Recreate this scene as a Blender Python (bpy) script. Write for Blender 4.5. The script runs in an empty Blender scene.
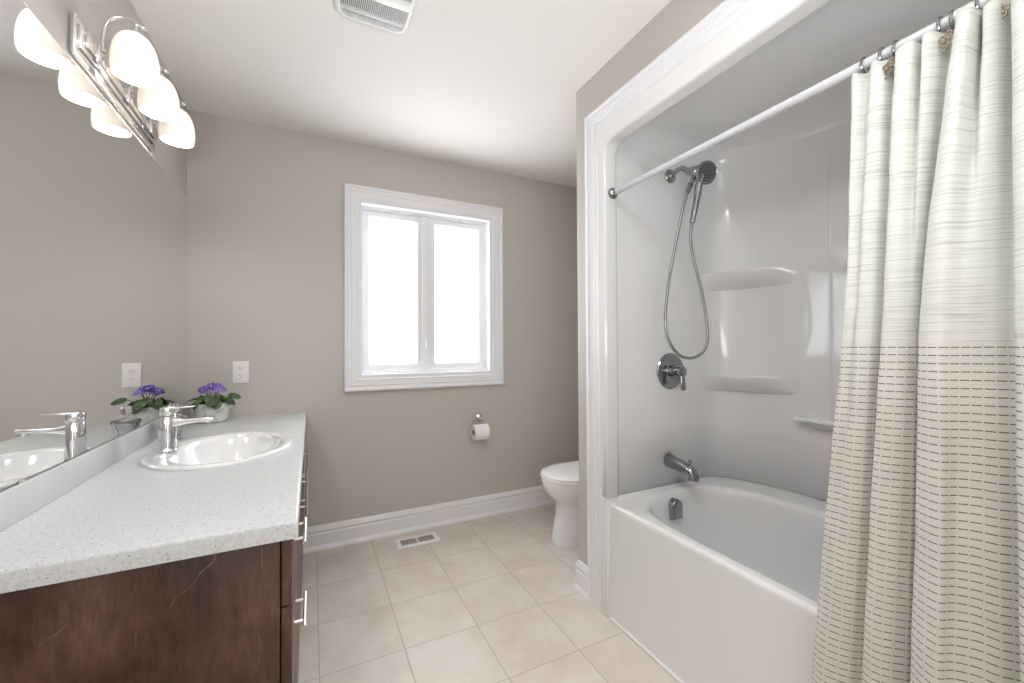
import bpy, bmesh, math, random
from mathutils import Vector, Matrix

C = bpy.context.scene.collection
S = bpy.context.scene
PI = math.pi

# ------------------------------------------------------------------ camera
EYE = 1.1835
F_PX = 408.9
yaw, pitch, roll = 0.456917, 0.012067, -0.005370
fwd = Vector((math.sin(yaw) * math.cos(pitch), math.cos(yaw) * math.cos(pitch), math.sin(pitch)))
rgt = Vector((math.cos(yaw), -math.sin(yaw), 0))
upv = rgt.cross(fwd)
rgt2 = rgt * math.cos(roll) + upv * math.sin(roll)
upv2 = -rgt * math.sin(roll) + upv * math.cos(roll)
cam_data = bpy.data.cameras.new('camera')
cam = bpy.data.objects.new('camera', cam_data)
C.objects.link(cam)
mw = Matrix.Identity(4)
for i in range(3):
    mw[i][0] = rgt2[i]; mw[i][1] = upv2[i]; mw[i][2] = -fwd[i]
mw[0][3], mw[1][3], mw[2][3] = 0, 0, EYE
cam.matrix_world = mw
cam_data.sensor_width = 36
cam_data.lens = F_PX / 1024 * 36
cam_data.clip_start = 0.02
S.camera = cam

# ------------------------------------------------------------------ world, lights, exposure
world = bpy.data.worlds.new('overcast_sky')
S.world = world
world.use_nodes = True
world.node_tree.nodes['Background'].inputs[0].default_value = (0.95, 0.97, 1.0, 1)
world.node_tree.nodes['Background'].inputs[1].default_value = 1.6

def area(name, loc, direction, sx, sy, power, color=(1, 1, 1), spread=PI):
    l = bpy.data.lights.new(name, 'AREA')
    l.shape = 'RECTANGLE'; l.size = sx; l.size_y = sy; l.energy = power; l.color = color
    l.spread = spread
    o = bpy.data.objects.new(name, l); C.objects.link(o)
    o.location = loc
    o.rotation_euler = Vector(direction).to_track_quat('-Z', 'Y').to_euler()
    return o

area('window_daylight', (0.70, 3.05, 1.60), (0, -1, -0.12), 1.3, 1.5, 38, (0.96, 0.98, 1.0))
area('added_ceiling_fill', (0.30, 0.50, 2.36), (0, 0.0, -1), 0.45, 0.45, 6.5, (0.945, 0.972, 1.0))  # added overhead fill, out of view, paired with an added lamp fixture
area('added_upward_fill', (-0.05, -0.55, 1.25), (-0.05, 0.35, 1), 1.1, 1.0, 17, (0.945, 0.972, 1.0))  # added fill behind the camera aimed upward, standing in for a flash
area('added_rear_fill', (0.15, -1.15, 1.35), (0.12, 1, 0.02), 0.5, 1.7, 3.0, (0.945, 0.972, 1.0))  # added fill in front of the solid back wall, no doorway there
BULB_POWER = 2.3

S.view_settings.view_transform = 'Standard'
S.view_settings.look = 'None'
S.view_settings.gamma = 1.0
S.view_settings.use_curve_mapping = False
S.view_settings.exposure = 0.70
S.cycles.use_denoising = True
S.cycles.max_bounces = 10
S.cycles.diffuse_bounces = 6
S.cycles.glossy_bounces = 6
S.cycles.transmission_bounces = 8
S.cycles.transparent_max_bounces = 12
S.cycles.caustics_reflective = False
S.cycles.caustics_refractive = False
S.cycles.sample_clamp_indirect = 6.0

# ------------------------------------------------------------------ room numbers (metres)
XL, YF, XR, ZC = -0.585, 2.673, 1.177, 2.44
YB, XN = -1.30, 2.00                       # wall behind the camera, wall of the toilet niche
YP = 1.66                                  # end of the wall that holds the tub
TY0, TY1 = -0.09, 1.43                     # tub opening along Y

# ------------------------------------------------------------------ materials
def srgb(r, g, b):
    f = lambda c: (c / 255) / 12.92 if c / 255 <= 0.04045 else ((c / 255 + 0.055) / 1.055) ** 2.4
    return (f(r), f(g), f(b), 1)

def new_mat(name, col=(0.8, 0.8, 0.8, 1), rough=0.5, metal=0.0, **kw):
    m = bpy.data.materials.new(name); m.use_nodes = True
    p = m.node_tree.nodes['Principled BSDF']
    p.inputs['Base Color'].default_value = col
    p.inputs['Roughness'].default_value = rough
    p.inputs['Metallic'].default_value = metal
    for k, v in kw.items():
        p.inputs[k.replace('_', ' ')].default_value = v
    return m, m.node_tree, p

def N(t, kind, **kw):
    n = t.nodes.new(kind)
    for k, v in kw.items(): setattr(n, k, v)
    return n

def bump(t, p, height_socket, strength, dist=0.002):
    b = N(t, 'ShaderNodeBump'); b.inputs['Strength'].default_value = strength
    b.inputs['Distance'].default_value = dist
    t.links.new(height_socket, b.inputs['Height']); t.links.new(b.outputs[0], p.inputs['Normal'])
    return b

def coords(t, scale=(1, 1, 1), loc=(0, 0, 0)):
    tc = N(t, 'ShaderNodeTexCoord'); mp = N(t, 'ShaderNodeMapping')
    mp.inputs['Scale'].default_value = scale; mp.inputs['Location'].default_value = loc
    t.links.new(tc.outputs['Object'], mp.inputs[0])
    return mp.outputs[0]

def ramp(t, src, stops):
    r = N(t, 'ShaderNodeValToRGB')
    e = r.color_ramp.elements
    while len(e) < len(stops): e.new(0.5)
    for q, (pos, c) in zip(e, stops): q.position = pos; q.color = c
    t.links.new(src, r.inputs[0]); return r.outputs[0]

def noise(t, vec, scale, detail=4, rough=0.55):
    n = N(t, 'ShaderNodeTexNoise'); n.inputs['Scale'].default_value = scale
    n.inputs['Detail'].default_value = detail; n.inputs['Roughness'].default_value = rough
    t.links.new(vec, n.inputs['Vector']); return n

def mixc(t, fac, a, b, mode='MIX'):
    m = N(t, 'ShaderNodeMix'); m.data_type = 'RGBA'; m.blend_type = mode
    for sock, v in ((m.inputs[0], fac), (m.inputs[6], a), (m.inputs[7], b)):
        if isinstance(v, (int, float, tuple)): sock.default_value = v
        else: t.links.new(v, sock)
    return m.outputs[2]

def math_(t, op, a, b=None, c=None):
    m = N(t, 'ShaderNodeMath', operation=op)
    for i, v in enumerate((a, b, c)):
        if v is None: continue
        if isinstance(v, (int, float)): m.inputs[i].default_value = v
        else: t.links.new(v, m.inputs[i])
    return m.outputs[0]

def paint(name, col, rough=0.6, bs=0.08):
    m, t, p = new_mat(name, col, rough)
    n = noise(t, coords(t), 260, 3)
    bump(t, p, n.outputs[0], bs, 0.0006)
    return m

M = {}
M['wall'] = paint('greige_wall_paint', srgb(196, 190, 184), 0.6)
M['ceiling'] = paint('ceiling_paint', srgb(240, 236, 232), 0.85)
M['trim'] = paint('white_trim_paint', srgb(234, 235, 237), 0.4, 0.0)
M['upvc'] = paint('white_window_frame', srgb(234, 235, 237), 0.3, 0.0)
M['acrylic'], t, p = new_mat('white_acrylic', srgb(231, 231, 231), 0.09, Coat_Weight=0.3, Coat_Roughness=0.03)
n = noise(t, coords(t), 3.0, 1); bump(t, p, n.outputs[0], 0.25, 0.02)
M['porcelain'], t, p = new_mat('white_porcelain', srgb(236, 237, 238), 0.07, Coat_Weight=0.5)
n = noise(t, coords(t), 4, 1); bump(t, p, n.outputs[0], 0.05, 0.01)
M['chrome'], t, p = new_mat('polished_chrome', (0.82, 0.82, 0.83, 1), 0.05, 1.0)
n = noise(t, coords(t), 60, 2); bump(t, p, n.outputs[0], 0.02, 0.001)
M['darkchrome'], t, p = new_mat('brushed_dark_nickel', (0.34, 0.34, 0.345, 1), 0.16, 1.0)
n = noise(t, coords(t), 300, 2); bump(t, p, n.outputs[0], 0.05, 0.0005)
M['nickel'], t, p = new_mat('satin_nickel', (0.72, 0.66, 0.61, 1), 0.28, 1.0)
n = noise(t, coords(t), 400, 2); bump(t, p, n.outputs[0], 0.05, 0.0005)
M['bronze'], t, p = new_mat('antique_bronze', (0.20, 0.15, 0.10, 1), 0.45, 0.9)
n = noise(t, coords(t), 200, 2); bump(t, p, n.outputs[0], 0.2, 0.001)
M['mirror'], t, p = new_mat('silvered_mirror', (0.90, 0.905, 0.905, 1), 0.0, 1.0)
M['black'], t, p = new_mat('dark_void', (0.02, 0.02, 0.02, 1), 0.6)
M['white_plastic'] = paint('white_plastic', srgb(235, 235, 233), 0.35, 0.02)
M['rod'] = paint('satin_white_rod_enamel', srgb(208, 208, 211), 0.25, 0.0)
M['vent_dark'], t, p = new_mat('vent_duct_grey', (0.12, 0.125, 0.13, 1), 0.7)
M['paper'] = paint('tissue_paper', srgb(240, 240, 240), 0.95, 0.5)
M['card'] = paint('brown_card_tube', srgb(95, 85, 75), 0.9, 0.2)

# hose: fine metal spirals
M['hose'], t, p = new_mat('spiral_metal_hose', (0.42, 0.42, 0.42, 1), 0.25, 1.0)
w = N(t, 'ShaderNodeTexWave', bands_direction='Z'); w.inputs['Scale'].default_value = 110
t.links.new(coords(t), w.inputs[0]); bump(t, p, w.outputs[0], 0.5, 0.001)

# floor tiles
def tile_mat():
    m, t, p = new_mat('beige_ceramic_floor_tile', (0.7, 0.65, 0.6, 1), 0.38)
    tc = N(t, 'ShaderNodeTexCoord'); sp = N(t, 'ShaderNodeSeparateXYZ'); t.links.new(tc.outputs['Object'], sp.inputs[0])
    TX, TYs = 0.303, 0.309
    masks = []; ids = []
    for out, org, size in ((0, 0.028, TX), (1, 1.638, TYs)):
        a = math_(t, 'DIVIDE', math_(t, 'SUBTRACT', sp.outputs[out], org), size)
        ids.append(math_(t, 'FLOOR', a))
        fr = math_(t, 'SUBTRACT', a, ids[-1])
        d = math_(t, 'MULTIPLY', math_(t, 'MINIMUM', fr, math_(t, 'SUBTRACT', 1.0, fr)), size)
        masks.append(d)
    d = math_(t, 'MINIMUM', masks[0], masks[1])
    mr = N(t, 'ShaderNodeMapRange'); mr.inputs[1].default_value = 0.0012; mr.inputs[2].default_value = 0.0026
    t.links.new(d, mr.inputs[0])
    cb = N(t, 'ShaderNodeCombineXYZ'); t.links.new(ids[0], cb.inputs[0]); t.links.new(ids[1], cb.inputs[1])
    wn = N(t, 'ShaderNodeTexWhiteNoise'); t.links.new(cb.outputs[0], wn.inputs[0])
    ad = N(t, 'ShaderNodeVectorMath', operation='MULTIPLY_ADD'); t.links.new(wn.outputs['Color'], ad.inputs[0])
    ad.inputs[1].default_value = (7, 7, 7); t.links.new(tc.outputs['Object'], ad.inputs[2])
    n1 = noise(t, ad.outputs[0], 5.5, 6, 0.62)
    c1 = ramp(t, n1.outputs[0], [(0.3, srgb(205, 193, 182)), (0.5, srgb(214, 204, 194)), (0.7, srgb(220, 212, 204))])
    n2 = noise(t, ad.outputs[0], 70, 3)
    c2 = mixc(t, 0.06, c1, n2.outputs[0], 'OVERLAY')
    tone = math_(t, 'MULTIPLY_ADD', wn.outputs[0], 0.05, 0.965)
    hs = N(t, 'ShaderNodeHueSaturation'); t.links.new(c2, hs.inputs['Color']); t.links.new(tone, hs.inputs['Value'])
    col = mixc(t, mr.outputs[0], srgb(184, 173, 164), hs.outputs[0])
    t.links.new(col, p.inputs['Base Color'])
    rr = math_(t, 'MULTIPLY_ADD', mr.outputs[0], -0.42, 0.78)
    t.links.new(rr, p.inputs['Roughness'])
    h = math_(t, 'ADD', mr.outputs[0], math_(t, 'MULTIPLY', n1.outputs[0], 0.25))
    bump(t, p, h, 0.35, 0.0015)
    return m
M['tile'] = tile_mat()

def counter_mat():
    m, t, p = new_mat('speckled_white_laminate', (0.7, 0.7, 0.7, 1), 0.3)
    v = coords(t)
    base = srgb(206, 209, 211)
    n = noise(t, v, 130, 3, 0.6)
    c = ramp(t, n.outputs[0], [(0.38, srgb(198, 201, 204)), (0.5, base), (0.64, srgb(212, 215, 216))])
    for sc, thr, colr, f in ((160, 0.14, srgb(130, 134, 142), 0.65), (260, 0.14, srgb(155, 158, 162), 0.55), (100, 0.085, srgb(92, 95, 104), 0.85)):
        vo = N(t, 'ShaderNodeTexVoronoi'); vo.inputs['Scale'].default_value = sc; t.links.new(v, vo.inputs['Vector'])
        wn = N(t, 'ShaderNodeTexWhiteNoise'); t.links.new(vo.outputs['Position'], wn.inputs[0])
        size = math_(t, 'MULTIPLY', wn.outputs[0], thr * 2)
        k = math_(t, 'LESS_THAN', vo.outputs['Distance'], size)
        k2 = math_(t, 'MULTIPLY', math_(t, 'MULTIPLY', k, math_(t, 'GREATER_THAN', wn.outputs[0], 0.55)), f)
        c = mixc(t, k2, c, colr)
    t.links.new(c, p.inputs['Base Color'])
    return m
M['counter'] = counter_mat()
M['splash'] = paint('plain_grey_laminate', srgb(202, 204, 205), 0.3, 0.02)

def wood_mat():
    m, t, p = new_mat('dark_stained_wood_veneer', (0.05, 0.03, 0.02, 1), 0.34)
    v = coords(t, (1, 1, 0.22))
    n0 = noise(t, coords(t, (1.6, 1.6, 0.9)), 3.2, 5, 0.6)
    c0 = ramp(t, n0.outputs[0], [(0.3, srgb(46, 28, 21)), (0.5, srgb(84, 57, 45)), (0.70, srgb(112, 86, 73))])
    n1 = noise(t, v, 70, 7, 0.75)
    c1 = ramp(t, n1.outputs[0], [(0.35, (0.26, 0.26, 0.26, 1)), (0.65, (0.70, 0.70, 0.70, 1))])
    c = mixc(t, 0.7, c0, c1, 'OVERLAY')
    # pale thin figure lines, the contour of a slow noise
    n2 = noise(t, coords(t, (1.0, 1.0, 0.33), (0.4, 0.1, 0.2)), 4.4, 3, 0.45)
    fr = math_(t, 'FRACT', math_(t, 'MULTIPLY', n2.outputs[0], 7.0))
    ln = math_(t, 'LESS_THAN', math_(t, 'ABSOLUTE', math_(t, 'SUBTRACT', fr, 0.5)), 0.014)
    brk = noise(t, coords(t, (1, 1, 1)), 9, 3, 0.6)
    k = math_(t, 'MULTIPLY', ln, ramp(t, brk.outputs[0], [(0.45, (0, 0, 0, 1)), (0.68, (0.55, 0.55, 0.55, 1))]))
    c = mixc(t, k, c, srgb(172, 140, 118))
    t.links.new(c, p.inputs['Base Color'])
    bump(t, p, n1.outputs[0], 0.08, 0.001)
    return m
M['wood'] = wood_mat()

def stone_pot_mat():
    m, t, p = new_mat('whitewashed_stone_pot', (0.6, 0.6, 0.58, 1), 0.8)
    n = noise(t, coords(t), 28, 5, 0.65)
    c = ramp(t, n.outputs[0], [(0.35, srgb(178, 182, 172)), (0.5, srgb(212, 214, 208)), (0.66, srgb(232, 232, 228))])
    t.links.new(c, p.inputs['Base Color']); bump(t, p, n.outputs[0], 0.4, 0.003)
    return m
M['pot'] = stone_pot_mat()

def leaf_mat(name, a, b, c_):
    m, t, p = new_mat(name, a, 0.55)
    n = noise(t, coords(t), 35, 3)
    t.links.new(ramp(t, n.outputs[0], [(0.35, a), (0.55, b), (0.72, c_)]), p.inputs['Base Color'])
    bump(t, p, noise(t, coords(t), 220, 2).outputs[0], 0.3, 0.001)
    return m
M['leaf'] = leaf_mat('violet_leaf_green', srgb(48, 72, 40), srgb(74, 98, 56), srgb(104, 122, 84))
M['petal'] = leaf_mat('violet_petal', srgb(78, 62, 165), srgb(116, 102, 205), srgb(165, 155, 228))
M['anther'], t, p = new_mat('yellow_anther', srgb(225, 200, 90), 0.6)
M['soil'], t, p = new_mat('potting_soil', srgb(52, 42, 34), 0.95)
bump(t, p, noise(t, coords(t), 150, 4).outputs[0], 0.8, 0.004)

def curtain_mat():
    m, t, p = new_mat('woven_cotton_curtain', (0.8, 0.8, 0.75, 1), 0.9)
    uv = N(t, 'ShaderNodeUVMap', uv_map='cloth'); sp = N(t, 'ShaderNodeSeparateXYZ'); t.links.new(uv.outputs[0], sp.inputs[0])
    U, V = sp.outputs[0], sp.outputs[1]
    # lower half: rows of broken dark stitches
    rows = math_(t, 'DIVIDE', V, 0.0158)
    rid = math_(t, 'FLOOR', rows); fr = math_(t, 'SUBTRACT', rows, rid)
    rowm = math_(t, 'LESS_THAN', math_(t, 'ABSOLUTE', math_(t, 'SUBTRACT', fr, 0.5)), 0.062)
    cols = math_(t, 'DIVIDE', U, 0.0170)
    wn = N(t, 'ShaderNodeTexWhiteNoise'); wn.noise_dimensions = '1D'; t.links.new(rid, wn.inputs['W'])
    cols = math_(t, 'ADD', cols, math_(t, 'MULTIPLY', wn.outputs[0], 0.12))
    cf = math_(t, 'FRACT', cols)
    dash = math_(t, 'MULTIPLY', rowm, math_(t, 'LESS_THAN', cf, 0.84))
    low = math_(t, 'LESS_THAN', V, 1.187)
    weave = N(t, 'ShaderNodeTexNoise'); weave.inputs['Scale'].default_value = 1.0; weave.inputs['Detail'].default_value = 2
    mp = N(t, 'ShaderNodeMapping'); mp.inputs['Scale'].default_value = (500, 420, 1); t.links.new(uv.outputs[0], mp.inputs[0]); t.links.new(mp.outputs[0], weave.inputs['Vector'])
    lowc = ramp(t, weave.outputs[0], [(0.35, srgb(220, 217, 209)), (0.65, srgb(238, 236, 230))])
    lowc = mixc(t, math_(t, 'MULTIPLY', dash, 0.95), lowc, srgb(104, 94, 86))
    # upper half: cream with thin uneven woven lines
    st = N(t, 'ShaderNodeTexNoise'); st.inputs['Scale'].default_value = 1.0; st.inputs['Detail'].default_value = 3
    mp2 = N(t, 'ShaderNodeMapping'); mp2.inputs['Scale'].default_value = (7, 330, 1); t.links.new(uv.outputs[0], mp2.inputs[0]); t.links.new(mp2.outputs[0], st.inputs['Vector'])
    upc = ramp(t, st.outputs[0], [(0.34, srgb(203, 204, 196)), (0.47, srgb(229, 230, 224)), (0.7, srgb(237, 238, 232))])
    col = mixc(t, low, upc, lowc)
    t.links.new(col, p.inputs['Base Color'])
    bump(t, p, weave.outputs[0], 0.25, 0.0008)
    tr = N(t, 'ShaderNodeBsdfTranslucent'); t.links.new(col, tr.inputs[0])
    mx = N(t, 'ShaderNodeMixShader'); mx.inputs[0].default_value = 0.22
    out = t.nodes['Material Output']
    t.links.new(p.outputs[0], mx.inputs[1]); t.links.new(tr.outputs[0], mx.inputs[2]); t.links.new(mx.outputs[0], out.inputs[0])
    return m
M['curtain'] = curtain_mat()

def glow_glass():
    m, t, p = new_mat('lit_opal_glass', srgb(250, 246, 240), 0.25)
    p.inputs['Emission Color'].default_value = (1.0, 0.90, 0.80, 1)
    p.inputs['Emission Strength'].default_value = 0.20
    tr = N(t, 'ShaderNodeBsdfTranslucent'); tr.inputs[0].default_value = (1.0, 0.93, 0.86, 1)
    mx = N(t, 'ShaderNodeMixShader'); mx.inputs[0].default_value = 0.05
    t.links.new(p.outputs[0], mx.inputs[1]); t.links.new(tr.outputs[0], mx.inputs[2]); t.links.new(mx.outputs[0], t.nodes['Material Output'].inputs[0])
    return m
M['opal'] = glow_glass()
M['bulb'], t, p = new_mat('lit_frosted_bulb', (1, 1, 1, 1), 0.4)
p.inputs['Emission Color'].default_value = (1.0, 0.95, 0.88, 1); p.inputs['Emission Strength'].default_value = 12.0

def pane_mat():
    m, t, p = new_mat('frosted_window_glass', (1, 1, 1, 1), 0.3)
    out = t.nodes['Material Output']
    tr = N(t, 'ShaderNodeBsdfTransparent'); tl = N(t, 'ShaderNodeBsdfTranslucent'); gl = N(t, 'ShaderNodeBsdfGlossy')
    gl.inputs['Roughness'].default_value = 0.15
    tl.inputs[0].default_value = (0.95, 0.97, 0.98, 1)
    a = N(t, 'ShaderNodeMixShader'); a.inputs[0].default_value = 0.35
    t.links.new(tr.outputs[0], a.inputs[1]); t.links.new(tl.outputs[0], a.inputs[2])
    b = N(t, 'ShaderNodeMixShader'); b.inputs[0].default_value = 0.04
    t.links.new(a.outputs[0], b.inputs[1]); t.links.new(gl.outputs[0], b.inputs[2])
    t.links.new(b.outputs[0], out.inputs[0])
    t.nodes.remove(p)
    return m
M['pane'] = pane_mat()
M['glass'], t, p = new_mat('clear_cut_glass', (0.96, 0.97, 0.97, 1), 0.02, Transmission_Weight=0.9, IOR=1.45)

# ------------------------------------------------------------------ mesh helpers
def finish(bm, angle=35, smooth=True):
    bmesh.ops.recalc_face_normals(bm, faces=bm.faces[:])
    for f in bm.faces: f.smooth = smooth
    lim = math.radians(angle)
    for e in bm.edges:
        if len(e.link_faces) == 2:
            try: a = e.calc_face_angle()
            except Exception: a = 0
            e.smooth = a < lim

def obj(name, bm, mat, parent=None, loc=(0, 0, 0), angle=35, smooth=True, fin=True):
    if fin: finish(bm, angle, smooth)
    me = bpy.data.meshes.new(name); bm.to_mesh(me); bm.free()
    me.materials.append(M[mat] if isinstance(mat, str) else mat)
    o = bpy.data.objects.new(name, me); C.objects.link(o); o.location = loc
    if parent: o.parent = parent
    return o

def thing(name, label, cat, loc=(0, 0, 0), rotz=0, group=None):
    o = bpy.data.objects.new(name, None); C.objects.link(o)
    o.location = loc; o.rotation_euler = (0, 0, rotz); o.empty_display_size = 0.05
    return tag(o, label, cat, group)

def tag(o, label, cat, group=None):
    o['label'] = label; o['category'] = cat
    if group: o['group'] = group
    return o

def struct(o): o['kind'] = 'structure'; return o

def B(): return bmesh.new()

def add_box(bm, lo, hi, bev=0, seg=2):
    vs = [bm.verts.new((x, y, z)) for x in (lo[0], hi[0]) for y in (lo[1], hi[1]) for z in (lo[2], hi[2])]
    q = [(0, 1, 3, 2), (4, 6, 7, 5), (0, 4, 5, 1), (2, 3, 7, 6), (0, 2, 6, 4), (1, 5, 7, 3)]
    fs = [bm.faces.new([vs[i] for i in f]) for f in q]
    if bev:
        es = list({e for f in fs for e in f.edges})
        bmesh.ops.bevel(bm, geom=es, offset=bev, segments=seg, profile=0.5, affect='EDGES')
    return bm

def loft(bm, loops, closed=True, cap0=False, cap1=False):
    rows = [[bm.verts.new(p) for p in L] for L in loops]
    n = len(rows[0])
    for a, b in zip(rows, rows[1:]):
        for i in range(n if closed else n - 1):
            j = (i + 1) % n
            try: bm.faces.new((a[i], a[j], b[j], b[i]))
            except ValueError: pass
    if cap0: bm.faces.new(rows[0][::-1])
    if cap1: bm.faces.new(rows[-1])
    return rows

def frame_for(d):
    d = d.normalized(); u = Vector((0, 0, 1)) if abs(d.z) < 0.9 else Vector((1, 0, 0))
    a = d.cross(u).normalized(); return a, d.cross(a).normalized()

def add_tube(bm, pts, rad, seg=12, caps=True):
    pts = [Vector(p) for p in pts]
    rads = rad if isinstance(rad, (list, tuple)) else [rad] * len(pts)
    loops = []; a = None
    for i, p in enumerate(pts):
        d = (pts[min(i + 1, len(pts) - 1)] - pts[max(i - 1, 0)]).normalized()
        if a is None: a, b = frame_for(d)
        else:
            a = (a - d * a.dot(d)).normalized(); b = d.cross(a).normalized()
        loops.append([p + (a * math.cos(k * 2 * PI / seg) + b * math.sin(k * 2 * PI / seg)) * rads[i] for k in range(seg)])
    loft(bm, loops, True, caps, caps)
    return bm

def add_lathe(bm, prof, c=(0, 0, 0), axis=(0, 0, 1), seg=32, cap0=True, cap1=True, sx=1, sy=1):
    c = Vector(c); d = Vector(axis).normalized()
    if abs(d.z) > 0.999: a, b = Vector((1, 0, 0)), Vector((0, 1, 0)) * (1 if d.z > 0 else -1)
    else: a, b = frame_for(d)
    loops = [[c + d * z + a * (sx * r * math.cos(k * 2 * PI / seg)) + b * (sy * r * math.sin(k * 2 * PI / seg)) for k in range(seg)] for r, z in prof]
    loft(bm, loops, True, cap0 and prof[0][0] > 1e-5, cap1 and prof[-1][0] > 1e-5)
    bmesh.ops.remove_doubles(bm, verts=bm.verts[:], dist=1e-6)
    return bm

def smooth_pts(P, k=8):
    P = [Vector(p) for p in P]; out = []
    for i in range(len(P) - 1):
        p0, p1, p2, p3 = P[max(i - 1, 0)], P[i], P[i + 1], P[min(i + 2, len(P) - 1)]
        for j in range(k):
            u = j / k
            out.append(0.5 * ((2 * p1) + (p2 - p0) * u + (2 * p0 - 5 * p1 + 4 * p2 - p3) * u * u + (3 * p1 - p0 - 3 * p2 + p3) * u ** 3))
    out.append(P[-1]); return out

def selip(cx, cy, z, a, b, n=2.0, seg=64, af=None, nf=None):
    """superellipse loop; af = a different half length on the -X side"""
    L = []
    for k in range(seg):
        th = 2 * PI * k / seg; c, s = math.cos(th), math.sin(th)
        aa = a if (c >= 0 or af is None) else af
        m = n if (c >= 0 or nf is None) else nf
        L.append((cx + aa * math.copysign(abs(c) ** (2 / m), c), cy + b * math.copysign(abs(s) ** (2 / m), s), z))
    return L

def extrude_profile(bm, prof, A, Bp, out, miter0=0, miter1=0):
    """profile (depth, height) swept from A to Bp on the floor; out = unit vector away from the wall"""
    A, Bp, out = Vector(A), Vector(Bp), Vector(out); d = (Bp - A).normalized()
    l0 = [A + out * p[0] - d * (p[0] * miter0) + Vector((0, 0, p[1])) for p in prof]
    l1 = [Bp + out * p[0] + d * (p[0] * miter1) + Vector((0, 0, p[1])) for p in prof]
    loft(bm, [l0, l1], True, True, True)

# ------------------------------------------------------------------ the room shell
def shell():
    struct(obj('floor', add_box(B(), (XL - 0.1, YB - 0.1, -0.06), (XN + 0.1, YF + 0.1, 0)), 'tile'))
    struct(obj('ceiling', add_box(B(), (XL - 0.1, YB - 0.1, ZC), (XN + 0.1, YF + 0.1, ZC + 0.08)), 'ceiling'))
    struct(obj('wall_left', add_box(B(), (XL - 0.1, YB, 0), (XL, YF, ZC)), 'wall'))
    # far wall with the window hole
    bm = B(); wx0, wx1, wz0, wz1 = 0.262, 1.150, 1.000, 2.092
    for lo, hi in (((XL - 0.1, YF, 0), (wx0, YF + 0.14, ZC)), ((wx1, YF, 0), (XN + 0.1, YF + 0.14, ZC)),
                   ((wx0, YF, 0), (wx1, YF + 0.14, wz0)), ((wx0, YF, wz1), (wx1, YF + 0.14, ZC))):
        add_box(bm, lo, hi)
    struct(obj('wall_far', bm, 'wall'))
    bm = B()
    add_box(bm, (XR, TY1 + 0.060, 0), (XN, YP, ZC))
    add_box(bm, (XR, TY0 - 0.060, 2.20), (XN, TY1 + 0.060, ZC))
    add_box(bm, (XR, YB, 0), (XN, TY0 - 0.060, ZC))
    struct(obj('wall_right', bm, 'wall'))
    struct(obj('wall_niche', add_box(B(), (XN, YB, 0), (XN + 0.1, YF, ZC)), 'wall'))
    struct(obj('wall_back', add_box(B(), (XL - 0.1, YB - 0.1, 0), (XN + 0.1, YB, ZC)), 'wall'))
    prof = [(0, 0), (0.027, 0), (0.027, 0.006), (0.024, 0.014), (0.017, 0.022), (0.015, 0.026), (0.015, 0.090), (0.008, 0.096),
            (0.008, 0.101), (0.015, 0.106), (0.0155, 0.114), (0.011, 0.125), (0.007, 0.136), (0.002, 0.139), (0, 0.139)]
    bm = B(); extrude_profile(bm, prof, (-0.055, YF, 0), (XN, YF, 0), (0, -1, 0)); struct(obj('baseboard_far', bm, 'trim', angle=25))
    bm = B()
    extrude_profile(bm, prof, (XR, YP, 0), (XN, YP, 0), (0, 1, 0), 1, 0)
    extrude_profile(bm, prof, (XR, 1.561, 0), (XR, YP, 0), (-1, 0, 0), 0, 1)
    struct(obj('baseboard_right', bm, 'trim', angle=25))
    bm = B(); extrude_profile(bm, prof, (XN, YP + 0.03, 0), (XN, YF - 0.03, 0), (-1, 0, 0)); struct(obj('baseboard_niche', bm, 'trim', angle=25))
    # stepped casing round the tub opening: (t across from the outer edge, depth)
    cp = [(0, 0), (0, 0.024), (0.004, 0.028), (0.012, 0.028), (0.017, 0.022), (0.028, 0.020), (0.034, 0.023), (0.040, 0.020), (0.058, 0.016),
          (0.066, 0.017), (0.071, 0.013), (0.082, 0.012), (0.094, 0.014), (0.099, 0.010), (0.104, 0.012), (0.110, 0.010), (0.114, 0.004), (0.114, 0)]
    cp = [(t * 0.79, d) for t, d in cp]
    yo, zo, ys = 1.560, 2.254, TY0 - 0.130
    loops = [[(XR - d, yo - t, 0) for t, d in cp], [(XR - d, yo - t, zo - t) for t, d in cp],
             [(XR - d, ys + t, zo - t) for t, d in cp], [(XR - d, ys + t, 0) for t, d in cp]]
    bm = B(); loft(bm, loops, True, True, True); struct(obj('trim_1', bm, 'trim', angle=20))

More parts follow.
